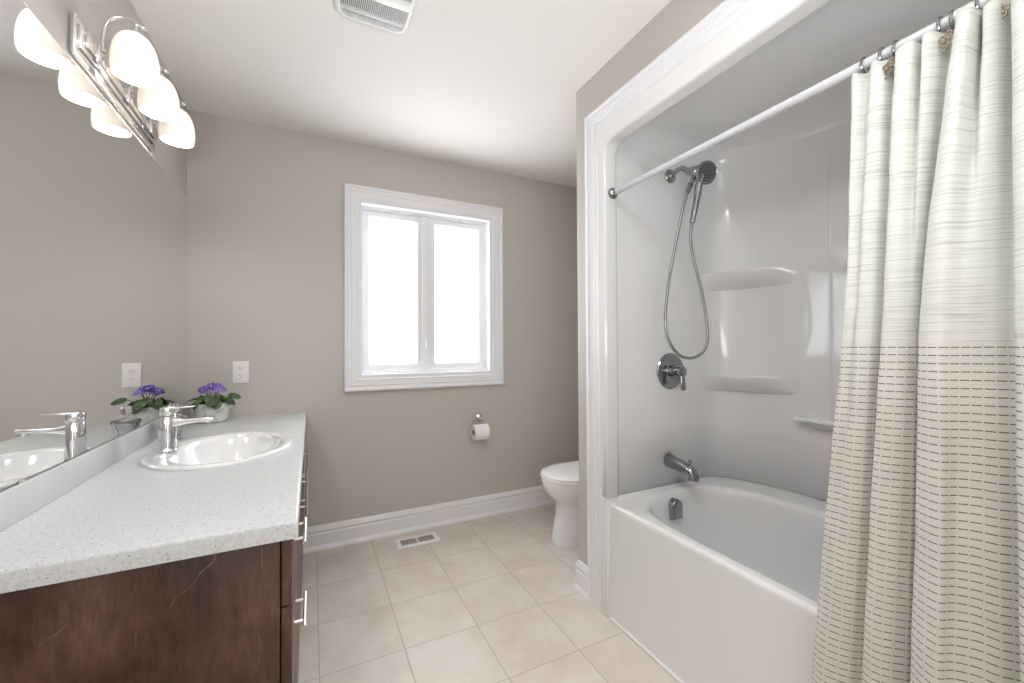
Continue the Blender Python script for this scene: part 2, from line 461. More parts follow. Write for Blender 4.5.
def window():
    w = struct(bpy.data.objects.new('window_1', None)); C.objects.link(w); w.location = (0.7065, YF, 1.0)
    L = Vector(w.location)
    def part(name, bm, mat, par=None, **k):
        if par is None:
            for v in bm.verts: v.co -= L
            return obj(name, bm, mat, w, **k)
        for v in bm.verts: v.co -= L
        return obj(name, bm, mat, par, **k)
    # casing
    cp = [(0, 0), (0, 0.026), (0.004, 0.030), (0.014, 0.030), (0.020, 0.024), (0.030, 0.022), (0.036, 0.025), (0.042, 0.021), (0.062, 0.017),
          (0.070, 0.019), (0.076, 0.013), (0.090, 0.011), (0.098, 0.008), (0.098, 0)]
    x0, x1, z0, z1 = 0.180, 1.233, 0.915, 2.175
    loops = [[(x0 + t, YF - d, z0 + t) for t, d in cp], [(x1 - t, YF - d, z0 + t) for t, d in cp],
             [(x1 - t, YF - d, z1 - t) for t, d in cp], [(x0 + t, YF - d, z1 - t) for t, d in cp]]
    loops.append(loops[0]); bm = B(); loft(bm, loops, True); bmesh.ops.remove_doubles(bm, verts=bm.verts[:], dist=1e-6)
    part('window_casing', bm, 'trim', angle=20)
    # jamb liner
    bm = B(); a0, a1, c0, c1 = 0.262, 1.150, 1.000, 2.092; th = 0.014
    for lo, hi in (((a0, YF - 0.004, c0), (a0 + th, YF + 0.13, c1)), ((a1 - th, YF - 0.004, c0), (a1, YF + 0.13, c1)),
                   ((a0, YF - 0.004, c0), (a1, YF + 0.13, c0 + th)), ((a0, YF - 0.004, c1 - th), (a1, YF + 0.13, c1))):
        add_box(bm, lo, hi)
    part('jamb', bm, 'upvc')
    def ring(x0, x1, z0, z1, prof):
        bm = B()
        loops = [[(x0 + t, y, z0 + t) for t, y in prof], [(x1 - t, y, z0 + t) for t, y in prof],
                 [(x1 - t, y, z1 - t) for t, y in prof], [(x0 + t, y, z1 - t) for t, y in prof]]
        loops.append(loops[0]); loft(bm, loops, True); bmesh.ops.remove_doubles(bm, verts=bm.verts[:], dist=1e-6); return bm
    yb = YF + 0.062
    fp = [(0, yb + 0.06), (0, yb - 0.012), (0.012, yb - 0.012), (0.014, yb), (0.020, yb), (0.020, yb + 0.06)]
    part('window_frame', ring(a0 + th, a1 - th, c0 + th, c1 - th, fp), 'upvc', angle=20)
    sash_specs = []
    for sx0, sx1 in ((0.296, 0.676), (0.722, 1.116)):
        sp = [(0, yb + 0.045), (0, yb + 0.003), (0.003, yb), (0.034, yb), (0.038, yb + 0.006), (0.042, yb + 0.008), (0.045, yb + 0.018), (0.045, yb + 0.045)]
        s = part('sash', ring(sx0, sx1, 1.036, 2.056, sp), 'upvc', angle=20)
        g = add_box(B(), (sx0 + 0.034, yb + 0.024, 1.070), (sx1 - 0.034, yb + 0.032, 2.022))
        for v in g.verts: v.co -= L
        obj('window_pane', g, 'pane', s)
        sash_specs.append(s)
    part('mullion', add_box(B(), (0.670, yb - 0.006, 1.030), (0.729, yb + 0.05, 2.062), 0.003), 'upvc')
    # crank handle
    bm = B(); add_box(bm, (0.515, YF + 0.030, 1.013), (0.600, yb - 0.004, 1.030), 0.005)
    add_tube(bm, smooth_pts([(0.56, YF + 0.046, 1.028), (0.575, YF + 0.030, 1.036), (0.545, YF + 0.024, 1.038), (0.505, YF + 0.026, 1.034)], 4), 0.0045, 8)
    part('crank_handle', bm, 'upvc')
    bm = B(); add_box(bm, (0.690, yb - 0.012, 1.180), (0.706, yb - 0.004, 1.250), 0.003)
    add_tube(bm, [(0.698, yb - 0.012, 1.23), (0.700, yb - 0.026, 1.20), (0.696, yb - 0.024, 1.165)], [0.004, 0.005, 0.0035], 8)
    part('sash_latch', bm, 'upvc')

shell(); window()

# ------------------------------------------------------------------ shower surround (one moulded shell)
SB = 1.975            # back wall of the surround
ZO = 2.085            # top of the opening
def arch(o, ex, ez, R, x, zb):
    """inverted U at depth x: offset o outward from the opening (end walls by o-ex, top by o-ez)"""
    y1, y0, zt = TY1 + o - ex, TY0 - o + ex, ZO + o - ez
    R = max(R, 0.002); P = [(x, y1, zb), (x, y1, zb + 0.3), (x, y1, (zb + zt) / 2), (x, y1, zt - R)]
    for k in range(1, 9):
        a = k / 8 * PI / 2; P.append((x, y1 - R + R * math.cos(a), zt - R + R * math.sin(a)))
    for k in range(1, 6): P.append((x, y1 - R + (y0 - y1 + 2 * R) * k / 6, zt))
    for k in range(0, 9):
        a = k / 8 * PI / 2; P.append((x, y0 + R - R * math.sin(a), zt - R + R * math.cos(a)))
    P += [(x, y0, (zb + zt) / 2), (x, y0, zb + 0.3), (x, y0, zb)]
    return P

SHELL_SIDE = -1
CX0, CA, CB = 1.80, 0.175, 0.45      # rounded vertical corner: start x, depth, width
def corner_y(x):                     # how far the end wall has curved in at depth x
    if x <= CX0: return 0.0
    q = min(1.0, (x - CX0) / CA); return CB * (1 - max(0.0, 1 - q * q) ** (1 / 2.6))

def surround():
    root = thing('shower_surround', 'glossy white moulded shower surround lining the alcove above the bathtub', 'shower surround', (1.6, 0.67, 0.5135))
    L = Vector(root.location); zb = 0.5135
    seq = [(0.041, 0, -0.044, 0.03, 1.178), (0.041, 0, -0.044, 0.03, 1.1765), (0.041, 0, -0.044, 0.03, 1.161), (0.0395, 0, -0.043, 0.031, 1.161), (0.015, 0, 0, 0.065, 1.161), (0.012, 0, 0, 0.065, 1.161), (0.005, 0, 0, 0.06, 1.163), (0.001, 0, 0, 0.06, 1.169), (0, 0, 0, 0.06, 1.180),
           (0, 0, 0, 0.06, 1.218), (0.002, 0, 0, 0.062, 1.226), (0.008, 0, -0.004, 0.068, 1.234), (0.014, 0, -0.020, 0.08, 1.240),
           (0.016, 0, -0.045, 0.10, 1.255), (0.016, 0, -0.065, 0.10, 1.285), (0.016, 0, -0.075, 0.10, 1.34), (0.016, 0, -0.075, 0.10, 1.60), (0.016, 0, -0.075, 0.10, 1.78)]
    X2, CZ, HZ = 1.85, 0.125, 0.085
    for k in range(0, 17):
        x = CX0 + CA * math.sin(k / 16 * PI / 2)
        q = min(1, max(0, (x - X2) / CZ)); ez = HZ * (1 - math.sqrt(max(0, 1 - q * q)))
        seq.append((0.016, corner_y(x), -0.075 + ez, 0.10, x))
    bm = B(); loops = [arch(o, ex, ez, R, x, zb) for o, ex, ez, R, x in seq]
    rows = loft(bm, loops, False); bm.faces.new(rows[-1])
    for v in bm.verts: v.co -= L
    o = obj('wall_shell', bm, 'acrylic', root, angle=14)
    sm = o.modifiers.new('thickness', 'SOLIDIFY'); sm.thickness = 0.004; sm.offset = SHELL_SIDE
    # two bowl-bottomed corner shelves
    for z in (1.548, 1.036):
        P0, P1 = Vector((1.795, TY1 + 0.020, 0)), Vector((SB + 0.004, 1.075, 0))
        nrm = Vector((-(P1 - P0).y, (P1 - P0).x, 0)).normalized(); nrm = nrm if nrm.x < 0 else -nrm
        front = [P0.lerp(P1, k / 16) + nrm * (0.022 * math.sin(PI * k / 16)) for k in range(17)]
        back = []
        for k in range(17):
            y = TY1 + 0.014 - (TY1 + 0.014 - 1.070) * k / 16; t_ = (y - (TY1 + 0.016 - CB)) / CB
            x = CX0 + CA * math.sqrt(max(0, 1 - t_ ** 2.6)) + 0.004
            back.append(Vector((x, y, 0)))
        loops = []
        for dz, k in ((-0.005, 0.9), (0.0, 0.99), (-0.003, 1.01), (-0.008, 1.0), (-0.018, 0.95), (-0.032, 0.86), (-0.050, 0.68), (-0.066, 0.45), (-0.080, 0.18), (-0.086, 0.03)):
            row = []
            for i, (f, b) in enumerate(zip(front, back)):
                p = b.lerp(f, k); p.z = z + dz - (0.0 if k > 0.99 else 0); row.append(p - L)
            row += [b_ + Vector((0, 0, z + dz)) - L for b_ in reversed(back)]
            loops.append(row)
        bm = B(); loft(bm, loops, True, True, True)
        obj('corner_shelf', bm, 'acrylic', root, angle=75)
    # little soap ledge, panel rib
    bm = B(); add_box(bm, (SB - 0.055 - L.x, 0.885 - L.y, 0.846 - L.z), (SB + 0.003 - L.x, 1.085 - L.y, 0.864 - L.z), 0.008, 4)
    loft(bm, [[Vector((SB - 0.040, 0.905, 0.850)) - L, Vector((SB + 0.002, 0.905, 0.850)) - L, Vector((SB + 0.002, 1.045, 0.850)) - L, Vector((SB - 0.040, 1.045, 0.850)) - L],
              [Vector((SB - 0.030, 0.915, 0.838)) - L, Vector((SB + 0.002, 0.915, 0.838)) - L, Vector((SB + 0.002, 1.035, 0.838)) - L, Vector((SB - 0.030, 1.035, 0.838)) - L],
              [Vector((SB - 0.001, 0.93, 0.815)) - L, Vector((SB + 0.002, 0.93, 0.815)) - L, Vector((SB + 0.002, 1.02, 0.815)) - L, Vector((SB - 0.001, 1.02, 0.815)) - L]], True, True, True)
    obj('soap_ledge', bm, 'acrylic', root, angle=60)
    bm = B(); add_tube(bm, [Vector((SB + 0.003, 0.955, z)) - L for z in (0.535, 0.56, 1.98, 2.00)], [0.001, 0.007, 0.007, 0.001], 10)
    obj('panel_rib', bm, 'acrylic', root, angle=60)
surround()

def bathtub():
    root = thing('bathtub', 'white alcove bathtub with a smooth flat apron, half behind the curtain', 'bathtub', (1.55, 0.67, 0))
    L = Vector(root.location); ZR = 0.490
    seg = 96
    cx, cy = 1.545, 0.675
    def outer(x0, x1, y0, y1, z):       # ray-cast the rectangle at the same angles as the basin loop
        P = []
        for k in range(seg):
            th = 2 * PI * k / seg; c, s = math.cos(th), math.sin(th); n = 3.0 if c >= 0 else 5.0
            dx = 0.31 * math.copysign(abs(c) ** (2 / n), c); dy = 0.72 * math.copysign(abs(s) ** (2 / n), s)
            tx = ((x1 if dx > 0 else x0) - cx) / dx if abs(dx) > 1e-9 else 1e9
            ty = ((y1 if dy > 0 else y0) - cy) / dy if abs(dy) > 1e-9 else 1e9
            q = min(tx, ty); P.append(Vector((cx + dx * q, cy + dy * q, z)))
        # snap nearest points onto the corners
        for X in (x0, x1):
            for Y in (y0, y1):
                i = min(range(seg), key=lambda j: (P[j].x - X) ** 2 + (P[j].y - Y) ** 2); P[i] = Vector((X, Y, z))
        return P
    def basin(a, b, z, n=3.0, ox=0, oy=0): return [Vector(p) for p in selip(cx + ox, cy + oy, z, a, b, n, seg, nf=max(n, n + (z - 0.10) * 5))]
    x1, y0, y1 = SB - 0.0005, TY0 - 0.0155, TY1 + 0.0155
    def lift(P, f=1.0):                 # the deck rises a little towards the walls
        for p in P:
            q = min(1, max(0, (p.x - 1.27) / 0.18)); p.z += 0.0185 * f * q * q * (3 - 2 * q)
        return P
    def lip(P):                         # upturned edge that meets the surround
        lift(P)
        for p in P:
            if p.x > 1.21: p.z = 0.5122
        return P
    loops = [outer(1.166, x1, y0, y1, 0.0), outer(1.168, x1, y0, y1, 0.03), outer(1.180, x1, y0, y1, ZR - 0.022), outer(1.179, x1, y0, y1, ZR - 0.008),
             lip(outer(1.184, x1, y0, y1, ZR - 0.001)), lip(outer(1.194, x1 - .001, y0 + .001, y1 - .001, ZR + 0.002)), lift(outer(1.198, x1 - .014, y0 + .014, y1 - .014, ZR + 0.002)),
             lift(basin(0.330, 0.732, ZR + 0.001)), lift(basin(0.318, 0.722, ZR)), lift(basin(0.308, 0.712, ZR - 0.005)), lift(basin(0.300, 0.704, ZR - 0.016), .9),
             lift(basin(0.296, 0.699, ZR - 0.035), .6), basin(0.288, 0.688, 0.38, 3.0), basin(0.270, 0.665, 0.22, 2.9, 0, 0.005), basin(0.245, 0.635, 0.12, 2.8, 0, 0.01),
             basin(0.20, 0.585, 0.085, 2.7, 0, 0.01), basin(0.10, 0.40, 0.078, 2.5)]
    bm = B(); rows = loft(bm, loops, True, True, True)
    for v in bm.verts: v.co -= L
    obj('tub_shell', bm, 'acrylic', root, angle=45)
    for ya, yb in ((TY1 + 0.016, TY1 + 0.041), (TY0 - 0.041, TY0 - 0.016)):
        bm = add_box(B(), (1.160 - L.x, ya - L.y, 0.0005), (1.1755 - L.x, yb - L.y, 0.5125), 0.0015); obj('side_flange', bm, 'acrylic', root)
    for ya, yb in ((TY1 + 0.001, TY1 + 0.016), (TY0 - 0.016, TY0 - 0.001)):
        bm = add_box(B(), (1.160 - L.x, ya - L.y, 0.0005), (1.215 - L.x, yb - L.y, 0.5125), 0.0015); obj('side_return', bm, 'acrylic', root)
    # faint raised panel line and sealed foot along the apron
    bm = B(); add_box(bm, (1.158 - L.x, y0 - L.y, 0), (1.170 - L.x, y1 - 0.03 - L.y, 0.012), 0.003); obj('apron_foot', bm, 'acrylic', root)
    # rounded overflow cover
    c = Vector((1.498, 1.367, 0.439))
    bm = B(); loops = []
    for d, k in ((-0.012, 1.0), (0.016, 1.0), (0.021, 0.97), (0.024, 0.85)):
        row = []
        for i in range(25):
            a = PI * i / 24; row.append(Vector((0.031 * k * math.cos(a), -d, 0.012 + 0.031 * k * math.sin(a))))
        row += [Vector((-0.031 * k, -d, -0.046 * k)), Vector((0.031 * k, -d, -0.046 * k))]
        loops.append([r + c - L for r in row])
    loft(bm, loops, True, True, True); obj('overflow_cover', bm, 'darkchrome', root, angle=50)
bathtub()

# ------------------------------------------------------------------ shower fittings
EW = TY1 + 0.016        # end wall of the surround
def fittings():
    # arm with bracket
    r = thing('shower_holder', 'dark nickel shower arm with round wall flange and holder cone', 'shower arm', (1.578, EW, 2.012))
    bm = B(); add_lathe(bm, [(0.0335, 0.0006), (0.0335, 0.004), (0.030, 0.008), (0.018, 0.012), (0.012, 0.018), (0.0, 0.018)], axis=(0, -1, 0)); obj('wall_flange', bm, 'darkchrome', r)
    arm = smooth_pts([(0, -0.012, 0), (0, -0.045, 0.012), (0, -0.075, 0.012), (-0.002, -0.100, -0.008), (-0.004, -0.115, -0.024)], 6)
    bm = B(); add_tube(bm, arm, 0.0115, 14); obj('arm_pipe', bm, 'darkchrome', r)
    bm = B(); add_lathe(bm, [(0.012, 0), (0.018, 0.004), (0.021, 0.02), (0.027, 0.052), (0.027, 0.060), (0.020, 0.068), (0, 0.068)], (-0.003, -0.108, -0.018), (0.02, -0.86, -0.32), 24)
    add_tube(bm, [(-0.002, -0.155, -0.050), (-0.012, -0.150, -0.066), (-0.022, -0.146, -0.080)], [0.013, 0.014, 0.010], 12)
    obj('holder_bracket', bm, 'darkchrome', r)
    # hand shower, wand, hose
    r = thing('hand_shower', 'round hand shower head on a wand with a looping metal hose', 'hand shower', (1.562, 1.262, 1.975))
    ax = Vector((-0.22, -0.93, -0.26)).normalized()
    hc = Vector((0.012, -0.026, -0.026))
    bm = B(); add_lathe(bm, [(0.018, -0.034), (0.030, -0.027), (0.046, -0.012), (0.0505, -0.006), (0.0505, 0.002), (0.048, 0.006), (0.046, 0.0045), (0, 0.0045)], hc, ax, 40); hd = obj('spray_head', bm, 'darkchrome', r)
    bm = B(); a, b = frame_for(ax)
    for rr, n in ((0.010, 6), (0.022, 12), (0.035, 18)):
        for k in range(n):
            th = 2 * PI * k / n; add_lathe(bm, [(0.0032, 0.0), (0.0026, 0.003), (0, 0.003)], hc + ax * 0.0045 + a * rr * math.cos(th) + b * rr * math.sin(th), ax, 8)
    obj('spray_nozzles', bm, 'black', hd)
    bm = B(); add_tube(bm, smooth_pts([(0.0, -0.010, -0.030), (-0.004, 0.0, -0.070), (-0.006, 0.012, -0.130), (-0.008, 0.028, -0.200), (-0.010, 0.036, -0.237)], 5),
                       [0.018] * 4 + [0.016] * 6 + [0.014] * 5 + [0.0125] * 5 + [0.0105], 16); obj('wand_handle', bm, 'darkchrome', r)
    hp = [(1.552, 1.299, 1.742), (1.543, 1.30, 1.661), (1.566, 1.3, 1.563), (1.600, 1.3, 1.470), (1.624, 1.3, 1.385), (1.647, 1.3, 1.270), (1.638, 1.3, 1.178), (1.577, 1.305, 1.131), (1.494, 1.31, 1.134),
          (1.424, 1.31, 1.188), (1.394, 1.31, 1.275), (1.408, 1.31, 1.427), (1.447, 1.305, 1.606), (1.487, 1.30, 1.767), (1.520, 1.298, 1.868), (1.536, 1.297, 1.898)]
    L = Vector(r.location); bm = B(); add_tube(bm, [p - L for p in smooth_pts(hp, 8)], 0.0068, 12); obj('hose', bm, 'hose', r)
    bm = B(); add_tube(bm, [Vector((1.522, 1.298, 1.872)) - L, Vector((1.540, 1.297, 1.905)) - L, Vector((1.545, 1.296, 1.918)) - L], [0.010, 0.011, 0.012], 12); obj('hose_nut', bm, 'darkchrome', r)
    # valve
    r = thing('shower_valve', 'round dark nickel shower valve plate with hanging lever', 'shower valve', (1.566, EW, 1.060))
    bm = B(); add_lathe(bm, [(0.087, 0.0006), (0.087, 0.003), (0.083, 0.008), (0.070, 0.011), (0.036, 0.012), (0.034, 0.014), (0, 0.014)], axis=(0, -1, 0), seg=48); obj('escutcheon', bm, 'darkchrome', r)
    bm = B(); add_lathe(bm, [(0.027, 0.012), (0.027, 0.030), (0.021, 0.033), (0.021, 0.060), (0.024, 0.063), (0.024, 0.078), (0.018, 0.082), (0, 0.082)], axis=(0, -1, 0), seg=32); obj('hub', bm, 'darkchrome', r)
    bm = B()
    sec = [(0.020, 0.012, 0.010), (-0.020, 0.014, 0.010), (-0.05, 0.015, 0.008), (-0.085, 0.016, 0.006), (-0.094, 0.014, 0.004)]
    loops = [[(w * math.cos(k * PI / 8), -0.070 - 0.010 * (-z / 0.1) + d * math.sin(k * PI / 8), z + 0.008) for k in range(16)] for z, w, d in sec]
    loft(bm, loops, True, True, True); obj('lever', bm, 'darkchrome', r)
    # tub spout
    r = thing('tub_spout', 'dark nickel bathtub spout with a small diverter knob on top', 'tub spout', (1.548, EW, 0.630))
    bm = B(); loops = []
    for y, z, a, b in ((-0.0008, 0, 0.031, 0.033), (-0.012, 0, 0.032, 0.034), (-0.05, -0.004, 0.029, 0.030), (-0.095, -0.010, 0.027, 0.028), (-0.125, -0.016, 0.026, 0.027), (-0.145, -0.026, 0.024, 0.026), (-0.157, -0.040, 0.021, 0.017), (-0.162, -0.052, 0.016, 0.007)):
        loops.append([(a * math.cos(k * PI / 12), y, z + b * math.sin(k * PI / 12)) for k in range(24)])
    loft(bm, loops, True, True, True); add_lathe(bm, [(0.017, 0), (0.017, 0.02), (0, 0.02)], (0, -0.135, -0.036), (0, 0, -1), 20); obj('spout_body', bm, 'darkchrome', r, angle=50)
    bm = B(); add_lathe(bm, [(0.004, -0.012), (0.004, 0.014), (0.008, 0.018), (0.0085, 0.026), (0.006, 0.029), (0, 0.029)], (0, -0.127, 0.006), (0, 0, 1), 16); obj('diverter_knob', bm, 'darkchrome', r)
fittings()

# ------------------------------------------------------------------ curtain rod, rings, curtain
RX, RZ = 1.205, 1.862
def rod():
    r = thing('shower_curtain_rod', 'white tension rod across the shower opening', 'curtain rod', (RX, EW, RZ))
    y = lambda Y: Y - EW
    bm = B(); add_tube(bm, [(0, y(1.424), 0), (0, y(0.34), 0)], 0.0125, 24); obj('inner_pole', bm, 'rod', r)
    bm = B(); add_tube(bm, [(0, y(0.35), 0), (0, y(TY0 + 0.002), 0)], 0.0150, 24); obj('outer_pole', bm, 'rod', r)
    bm = B(); add_lathe(bm, [(0.025, 0.0), (0.025, 0.006), (0.021, 0.012), (0.014, 0.018), (0.0135, 0.030), (0, 0.030)], (0, y(1.4290), 0), (0, -1, 0), 28)
    f = obj('end_flange', bm, 'darkchrome', r); f['label'] = 'dark nickel end flange'
rod()

RING_Y = [0.503, 0.468, 0.443, 0.369, 0.350, 0.313, 0.283, 0.205, 0.130, 0.040]
def rings():
    root = bpy.data.objects.new('curtain_ring', None); C.objects.link(root)
    bm = B(); R = 0.0182
    add_tube(bm, [(R * math.cos(a), 0, R * math.sin(a)) for a in [2 * PI * k / 28 for k in range(29)]], 0.0028, 8, False)
    add_tube(bm, [(-0.010, 0, -0.0165), (-0.020, 0, -0.028), (-0.026, 0, -0.040)], 0.0016, 6); hoop = obj('hoop', bm, 'darkchrome', root)
    bm = B()
    for k in range(5):
        a = PI / 2 + 2 * PI * k / 5; cx, cz = 0.0085 * math.cos(a), 0.0085 * math.sin(a)
        add_tube(bm, [(-0.030, cx + 0.0062 * math.cos(q), -0.048 + cz + 0.0062 * math.sin(q)) for q in [2 * PI * j / 14 for j in range(15)]], 0.0017, 6, False)
    add_lathe(bm, [(0.0036, -0.002), (0.0036, 0.002), (0, 0.003)], (-0.030, 0, -0.048), (-1, 0, 0), 10)
    add_tube(bm, [(-0.030, 0.001, -0.058), (-0.030, 0.004, -0.068), (-0.030, 0.011, -0.072)], 0.0018, 6)
    charm = obj('flower_charm', bm, 'bronze', root); charm['label'] = 'openwork bronze flower charm'
    words = ['leftmost metal ring on the white curtain rod, at the curtain edge', 'second metal ring from the curtain edge, showing no flower', 'third curtain ring from the curtain edge, with a half hidden bronze flower',
             'fourth curtain ring from the curtain edge, beside the fullest bronze flower', 'fifth curtain ring from the curtain edge, holding the fullest bronze flower',
             'curtain ring over the dark recess right of the tall diagonal fold', 'rightmost curtain ring in view, at the top edge of the photo',
             'curtain ring above the widest fold, beyond the picture edge', 'curtain ring second from the near end of the rod', 'curtain ring nearest the near end of the rod']
    for i, y in enumerate(RING_Y):
        if i == 0: t, kids = root, [hoop, charm]
        else:
            t = root.copy(); C.objects.link(t)
            for ch in (hoop, charm):
                c = ch.copy(); C.objects.link(c); c.parent = t
        big = 0.0025 if y < 0.345 else 0
        t.location = (RX, y, RZ - (0.0 if big else 0.0022)); t.rotation_euler = (0, 0, 0 if i in (2, 4, 6) else PI)
        t['label'] = words[i]; t['category'] = 'curtain ring'; t['group'] = 'metal curtain rings with flower charms'
rings()

def curtain():
    top = [(.528, 1.200), (.512, 1.178), (.493, 1.198), (.473, 1.168), (.455, 1.178), (.444, 1.205), (.428, 1.162), (.406, 1.166), (.396, 1.205), (.385, 1.166), (.366, 1.182), (.350, 1.212),
           (.328, 1.146), (.309, 1.142), (.306, 1.208), (.298, 1.166), (.280, 1.172), (.264, 1.212), (.253, 1.125), (.215, 1.12), (.185, 1.20), (.18, 1.13), (.13, 1.135), (.095, 1.20), (.09, 1.12), (.03, 1.13), (-.02, 1.19)]
    mid = [(.522, 1.156), (.517, 1.132), (.500, 1.140), (.489, 1.130), (.470, 1.142), (.455, 1.165), (.443, 1.126), (.427, 1.126), (.410, 1.138), (.401, 1.145), (.394, 1.155), (.388, 1.170),
           (.378, 1.116), (.348, 1.098), (.325, 1.126), (.308, 1.146), (.290, 1.160), (.266, 1.174), (.251, 1.105), (.21, 1.10), (.175, 1.16), (.165, 1.10), (.12, 1.11), (.085, 1.16), (.075, 1.10), (.02, 1.11), (-.03, 1.15)]
    low = [(.560, 1.150), (.555, 1.128), (.532, 1.130), (.515, 1.126), (.494, 1.138), (.478, 1.158), (.468, 1.120), (.448, 1.116), (.428, 1.128), (.417, 1.140), (.409, 1.148), (.402, 1.158),
           (.388, 1.108), (.350, 1.086), (.334, 1.112), (.312, 1.130), (.286, 1.138), (.260, 1.152), (.250, 1.095), (.20, 1.09), (.165, 1.15), (.155, 1.09), (.11, 1.10), (.075, 1.15), (.065, 1.09), (.01, 1.10), (-.04, 1.14)]
    bot = [(.600, 1.146), (.596, 1.122), (.572, 1.112), (.550, 1.118), (.526, 1.134), (.507, 1.152), (.490, 1.112), (.468, 1.104), (.450, 1.116), (.435, 1.132), (.425, 1.142), (.417, 1.150),
           (.403, 1.098), (.358, 1.068), (.340, 1.092), (.312, 1.118), (.284, 1.124), (.258, 1.140), (.244, 1.078), (.19, 1.07), (.155, 1.14), (.145, 1.07), (.10, 1.08), (.065, 1.14), (.055, 1.07), (.00, 1.08), (-.05, 1.13)]
    levels = [(1.838, top), (1.70, [tuple(a * .72 + b * .28 for a, b in zip(p, q)) for p, q in zip(top, mid)]), (1.28, mid), (0.85, low), (0.35, bot), (0.03, [(p[0] + (p[0] - .35) * .12, p[1] - 0.006 if p[1] < 1.12 else p[1]) for p in bot])]
    # slight pinch under the heading
    K = 7; rows = 84; z0, z1 = 0.03, 1.838
    cols = []
    for c in range(27): cols.append([(Vector((l[1][c][0], l[1][c][1])), l[0]) for l in levels])
    def at(c, z):
        pts = cols[c]
        for i in range(len(pts) - 1):
            if pts[i][1] >= z >= pts[i + 1][1]:
                u = (pts[i][1] - z) / (pts[i][1] - pts[i + 1][1])
                p1, p2 = pts[i][0], pts[i + 1][0]
                h = pts[i + 1][1] - pts[i][1]
                def tan(j):
                    a, b = max(j - 1, 0), min(j + 1, len(pts) - 1); return (pts[b][0] - pts[a][0]) / (pts[b][1] - pts[a][1])
                m1, m2 = tan(i) * h, tan(i + 1) * h
                return (2 * u ** 3 - 3 * u ** 2 + 1) * p1 + (u ** 3 - 2 * u * u + u) * m1 + (-2 * u ** 3 + 3 * u * u) * p2 + (u ** 3 - u * u) * m2
        return pts[-1][0]
    ref = None; grid = []
    for r in range(rows + 1):
        z = z1 + (z0 - z1) * r / rows
        P = smooth_pts([Vector((q.x, q.y, 0)) for q in (at(c, z) for c in range(27))], K)
        row = []
        for i, p in enumerate(P):
            w = 0.0012 * math.sin(z * 23 + i * 0.11) + 0.0008 * math.sin(z * 51 + i * 0.3)
            sag = 0.004 * math.sin(i * 0.9 / K * PI) if r == 0 else 0
            row.append(Vector((p.y + w, p.x, z + sag)))
        grid.append(row)
    ref = grid[int(rows * 0.45)]; arc = [0.0]
    for a, b in zip(ref, ref[1:]): arc.append(arc[-1] + (b - a).length)
    L = Vector((1.13, 0.25, 0.03)); bm = B(); uvl = bm.loops.layers.uv.new('cloth')
    V = [[bm.verts.new(p - L) for p in row] for row in grid]
    for r in range(rows):
        for i in range(len(grid[0]) - 1):
            f = bm.faces.new((V[r][i], V[r][i + 1], V[r + 1][i + 1], V[r + 1][i]))
            for lp, (rr, ii) in zip(f.loops, ((r, i), (r, i + 1), (r + 1, i + 1), (r + 1, i))):
                lp[uvl].uv = (arc[ii], z1 + (z0 - z1) * rr / rows)
    for f in bm.faces: f.smooth = True
    o = obj('shower_curtain', bm, 'curtain', None, L, fin=False)
    tag(o, 'cream and beige pleated shower curtain with rows of dark dashed stitching', 'shower curtain')
    s = o.modifiers.new('thickness', 'SOLIDIFY'); s.thickness = 0.0014; s.offset = 0
curtain()

